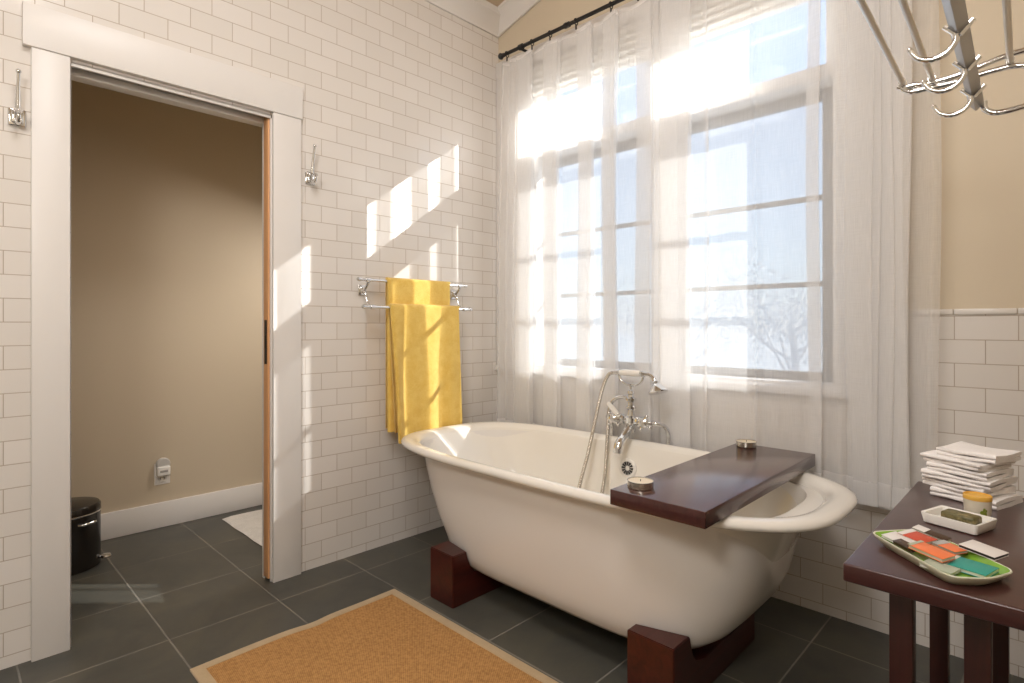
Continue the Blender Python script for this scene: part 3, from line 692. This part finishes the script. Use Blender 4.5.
# folded washcloths
def cloth(cx, cy, z, w, d, h, rot, lab, seed, fold=True):
    """a cloth folded in four: rounded fold on the near side, loose layer edges on the others"""
    rnd = random.Random(seed); b = MB()
    nl = 2; lay = h/nl; nx, ny = 14, 10
    ph = rnd.uniform(0, 6)
    for l in range(nl):
        ins = rnd.uniform(0, .008); zz = l*lay; th = lay*.90; rs = []
        for i in range(nx+1):
            u = i/nx; x = (u-.5)*(w-2*ins); sec = []
            dd = d-ins*1.5+.004*math.sin(u*6+ph+l)
            wob = lambda v: .0022*math.sin(5*u+4*v+ph+l*1.7)
            for j in range(ny+1): v = j/ny; sec.append((x, -dd/2+dd*v+.003*math.sin(u*7+ph), zz+th+wob(v)))
            sec.append((x, dd/2+.003, zz+th*.5))
            for j in range(ny, -1, -1): v = j/ny; sec.append((x, -dd/2+dd*v+.003*math.sin(u*7+ph), zz+wob(v)))
            for a in (1, 2, 3): sec.append((x, -dd/2-th*.5*math.sin(a*PI/4)+.003*math.sin(u*7+ph), zz+th*.5-th*.5*math.cos(a*PI/4)))
            rs.append(sec)
        b.rings(rs)
    b.xform(Matrix.Translation((cx, cy, z)) @ Matrix.Rotation(rot, 4, 'Z'))
    return tag(b.build('folded_washcloth', M['whitecloth'], ang=70), lab, 'washcloth', 'white washcloths stacked on the side table')
ords = ['lowest white washcloth of the stack on the table', 'second white washcloth from the bottom of the stack', 'third white washcloth from the bottom of the stack', 'fourth white washcloth from the bottom of the stack', 'second white washcloth from the top of the stack', 'topmost white folded washcloth of the stack on the table']
cx0, cy0 = 2.396, -.785
zc = TT
hts = [.020, .019, .018, .018, .018, .019]
offs = [(.012, -.002, .02), (-.010, .004, -.06), (-.008, .002, .04), (-.004, .0, .0), (-.012, .006, -.10), (.016, .010, .03)]
for k in range(6):
    dx, dy, r = offs[k]
    cloth(cx0+dx*.7, cy0+dy, zc, .142-.002*k, .122, hts[k], -.36+r, ords[k], 20+k); zc += hts[k]+.0008
# candle jar
cj = (2.422, -.968, TT)
t = thing('candle_jar', 'small cream candle jar with yellow rim on table', 'candle', cj)
MB().lathe([(.0195, 0), (.0215, .002), (.0240, .044), (.0240, .046), (.0220, .046), (.0205, .040)], cj, n=32).build('jar', M['frosted'], t)
MB().lathe([(.0240, .0435), (.0243, .045), (.0243, .0515), (.0235, .053), (.0225, .053), (.0220, .0505), (.001, .050)], cj, n=32).build('yellow_lid', M['gold'], t)
b = MB()
def oncyl(a, z): r = .0215+(z-.002)*.0595+.0004; return Vector((cj[0]+r*math.cos(a), cj[1]+r*math.sin(a), TT+z))
for a0, z0, sa, sz in ((-1.16, .021, .15, .0045), (-.93, .018, .16, .0055), (-1.0, .027, .11, .004), (-1.1, .015, .09, .003), (-.84, .025, .09, .003)):
    b.bm.faces.new([b.bm.verts.new(oncyl(a0+sa*math.cos(k*PI/6), z0+sz*math.sin(k*PI/6))) for k in range(12)])
b.build('leaf_print', M['leaf'], t)
# soap dish
def rrect(w, d, r, z, n=6):
    out = []
    for cx_, cy_, a0 in ((w/2-r, d/2-r, 0), (-w/2+r, d/2-r, PI/2), (-w/2+r, -d/2+r, PI), (w/2-r, -d/2+r, 3*PI/2)):
        for k in range(n+1): a = a0+k*PI/2/n; out.append((cx_+r*math.cos(a), cy_+r*math.sin(a), z))
    return out
dz = Matrix.Translation((2.398, -1.040, TT)) @ Matrix.Rotation(-.30, 4, 'Z') @ Matrix.Diagonal((.76, .95, .80, 1))
b = MB().rings([rrect(.112, .074, .006, 0), rrect(.122, .084, .006, .003), rrect(.130, .092, .007, .025), rrect(.129, .091, .007, .027), rrect(.116, .078, .005, .026), rrect(.108, .070, .004, .009), rrect(.10, .062, .003, .008)])
b.xform(dz); tag(b.build('soap_dish', M['porcelain'], ang=50), 'white rectangular ceramic soap dish on table', 'soap dish')
b = MB().box((-.033, -.019, .0085), (.045, .019, .034), .006, 3); b.xform(dz)
tag(b.build('soap_bar', M['soap'], ang=60), 'olive brown bar of soap in the white dish', 'soap')
# green dish of matchbooks
def dishring(sc, z, r=.018):
    c = [(2.288, -1.262), (2.356, -1.176), (2.497, -1.300), (2.470, -1.362), (2.425, -1.398)]
    mx = sum(p[0] for p in c)/5; my = sum(p[1] for p in c)/5
    c = [Vector((mx+(x-mx)*sc, my+(y-my)*sc, z)) for x, y in c]; out = []
    for k in range(5):
        p, a, n_ = c[k], c[k-1], c[(k+1) % 5]; rr = min(r, (a-p).length*.35, (n_-p).length*.35)
        s0 = p+(a-p).normalized()*rr; s1 = p+(n_-p).normalized()*rr
        for q in range(7):
            u = q/6; out.append(s0*(1-u)**2+p*2*u*(1-u)+s1*u*u)
    return list(reversed(out))
t = thing('green_dish', 'angular green glazed dish holding matchbooks', 'dish', (2.41, -1.30, TT))
MB().rings([dishring(.78, TT), dishring(.82, TT+.001), dishring(.985, TT+.015), dishring(1.0, TT+.018), dishring(.99, TT+.0195), dishring(.965, TT+.0190)], True, False).build('pale_rim', M['plate_rim'], t)
MB().rings([dishring(.965, TT+.0190), dishring(.92, TT+.013), dishring(.85, TT+.007), dishring(.70, TT+.006)], False, True).build('green_glaze', M['plate_green'], t)
def matchbook(cx, cy, z, w, d, h, rot, tx, ty, c_cover, c_side, lab, strip=None):
    w, d = (w*1.15, d*1.15) if w < .054 else (w, d)
    t = thing('matchbook', lab, 'matchbook', (cx, cy, z), 'matchbooks in the green dish')
    mt = Matrix.Translation((cx, cy, z)) @ Matrix.Rotation(rot, 4, 'Z') @ Matrix.Rotation(tx, 4, 'X') @ Matrix.Rotation(ty, 4, 'Y')
    b = MB().box((-w/2, -d/2, h*.84), (w/2, d/2, h), .0006).box((-w/2, -d/2, 0), (w/2, d/2, h*.16), .0006); b.xform(mt); b.build('cover', c_cover, t)
    b = MB().box((-w/2+.001, -d/2+.001, h*.12), (w/2-.001, d/2-.001, h*.88)); b.xform(mt); b.build('matches', c_side, t)
    if strip:
        b = MB().box((-w/2, -d/2-.0004, h), (-w/2+w*strip[1], d/2+.0004, h+.0005)); b.xform(mt); b.build('striker', strip[0], t)
    return t
cw = card('white', (.72, .68, .64)); co = card('orange', (.80, .20, .07)); ct = card('teal', (.03, .30, .24)); cbk = card('black', (.02, .012, .01)); cr = card('red', (.55, .07, .03)); cbr = card('brown', (.06, .03, .015)); cgr = card('sage', (.40, .44, .34)); ccr = card('cream', (.62, .55, .44)); cgy = card('grey', (.42, .41, .40))
Z = TT+.009
matchbook(2.441, -1.312, Z, .052, .040, .007, -.30, .06, -.02, ct, cw, 'teal matchbook at the right of the green dish', (ccr, .12))
matchbook(2.452, -1.246, Z+.013, .054, .040, .006, -.42, .05, .06, cw, cbk, 'white matchbook with black edge at right of dish', None)
matchbook(2.389, -1.308, Z+.010, .060, .030, .007, -.52, .10, .04, co, ccr, 'orange matchbook at the front of green dish', (cgr, .10))
matchbook(2.405, -1.345, Z, .040, .028, .005, -.3, .04, 0, cgr, cw, 'pale sage matchbook under the orange one', None)
matchbook(2.359, -1.240, Z+.008, .044, .030, .006, -.55, .10, .02, cr, cw, 'red matchbook with white edge in green dish', (cw, .22))
matchbook(2.407, -1.252, Z+.007, .040, .024, .005, -.62, .05, 0, co, cgy, 'orange and grey matchbook mid dish', (cgy, .3))
matchbook(2.335, -1.258, Z+.004, .040, .028, .005, -.6, .12, .05, cw, cw, 'white matchbook at the left tip of dish', None)
matchbook(2.350, -1.287, Z+.004, .034, .016, .006, -.62, .12, .05, cbr, cbr, 'dark brown matchbook at the dish edge', None)
matchbook(2.376, -1.208, Z+.010, .058, .018, .006, -.42, .15, .08, cbr, cw, 'long brown matchbook at the back of dish', (cw, .38))

# ================================================================== WALL RACK (upper right)
t = thing('wall_rack', 'chrome rail rack with hooks at upper right', 'rack', (2.72, -1.3, 1.79))
RYE, RYS = -.69, -2.10
RM = Matrix.Translation((2.40, RYE, 0)) @ Matrix.Rotation(math.radians(1.8), 4, 'Z') @ Matrix.Translation((-2.40, -RYE, 0))
rods = [(2.246, 1.800), (2.309, 1.793), (2.460, 1.790), (2.595, 1.790)]
for x, z in rods: MB().tube([(x, RYS, z), (x, RYE-.004, z)], .0068, 12).xform(RM).build('rod', M['satin'], t)
HX, HZ = 2.398, 1.702
b = MB(); c0 = Matrix.Translation((HX, 0, HZ)) @ Matrix.Rotation(PI/4+.1, 4, 'Y')
b.box((-.011, RYS, -.011), (.011, RYE, .011), .0012).xform(RM @ c0); b.build('hook_bar', M['bar_metal'], t)
for ye, xe in ((RYE, 2.715), (RYS, 2.672)):
    b = MB()
    def loopy(pts, r=.007): b.tube([(x, ye, z) for x, z in pts], r, 10, 5)
    loopy([(2.236, 1.792), (2.250, 1.786), (2.275, 1.786), (2.309, 1.782), (2.36, 1.786), (2.41, 1.796), (2.46, 1.806), (2.53, 1.808), (2.595, 1.802), (xe, 1.80)])
    loopy([(2.238, 1.794), (2.262, 1.772), (2.300, 1.770), (2.345, 1.770), (2.385, 1.772)])
    loopy([(2.262, 1.788), (2.285, 1.776)], .005); loopy([(2.309, 1.785), (2.325, 1.772)], .006)
    loopy([(2.385, 1.772), (2.42, 1.776), (2.47, 1.776), (2.52, 1.758), (2.56, 1.73), (2.62, 1.715), (xe, 1.713)])
    loopy([(2.398, 1.722), (2.398, 1.768)], .007)
    loopy([(2.412, 1.706), (2.415, 1.686), (2.44, 1.672), (2.50, 1.678), (2.56, 1.694), (xe, 1.698)])
    for x, z in rods: b.lathe([(.0095, -.008), (.0095, .006)], (x, ye, z), (0, 1, 0), 14)
    b.box((xe-.008, ye-.015, 1.67), (xe+.002, ye+.015, 1.83), .003); b.xform(RM); b.build('end_bracket', M['chrome'], t)
for y in (-.815, -1.0, -1.19, -1.56, -1.75, -1.94):
    b = MB()
    for s in (-1, 1): b.tube([(HX+s*.021, y, HZ+.004), (HX+s*.002, y, HZ-.0175)], .0045, 8)
    b.tube([(HX-.004, y, HZ-.016), (HX-.006, y, HZ-.030), (HX-.020, y, HZ-.046), (HX-.042, y, HZ-.050), (HX-.062, y, HZ-.040), (HX-.073, y, HZ-.022)], [.006, .0055, .0055, .0055, .005, .0042], 10, 5)
    b.ball((HX-.0735, y, HZ-.021), .0048, 6)
    b.xform(RM); b.build('hook', M['chrome'], t)
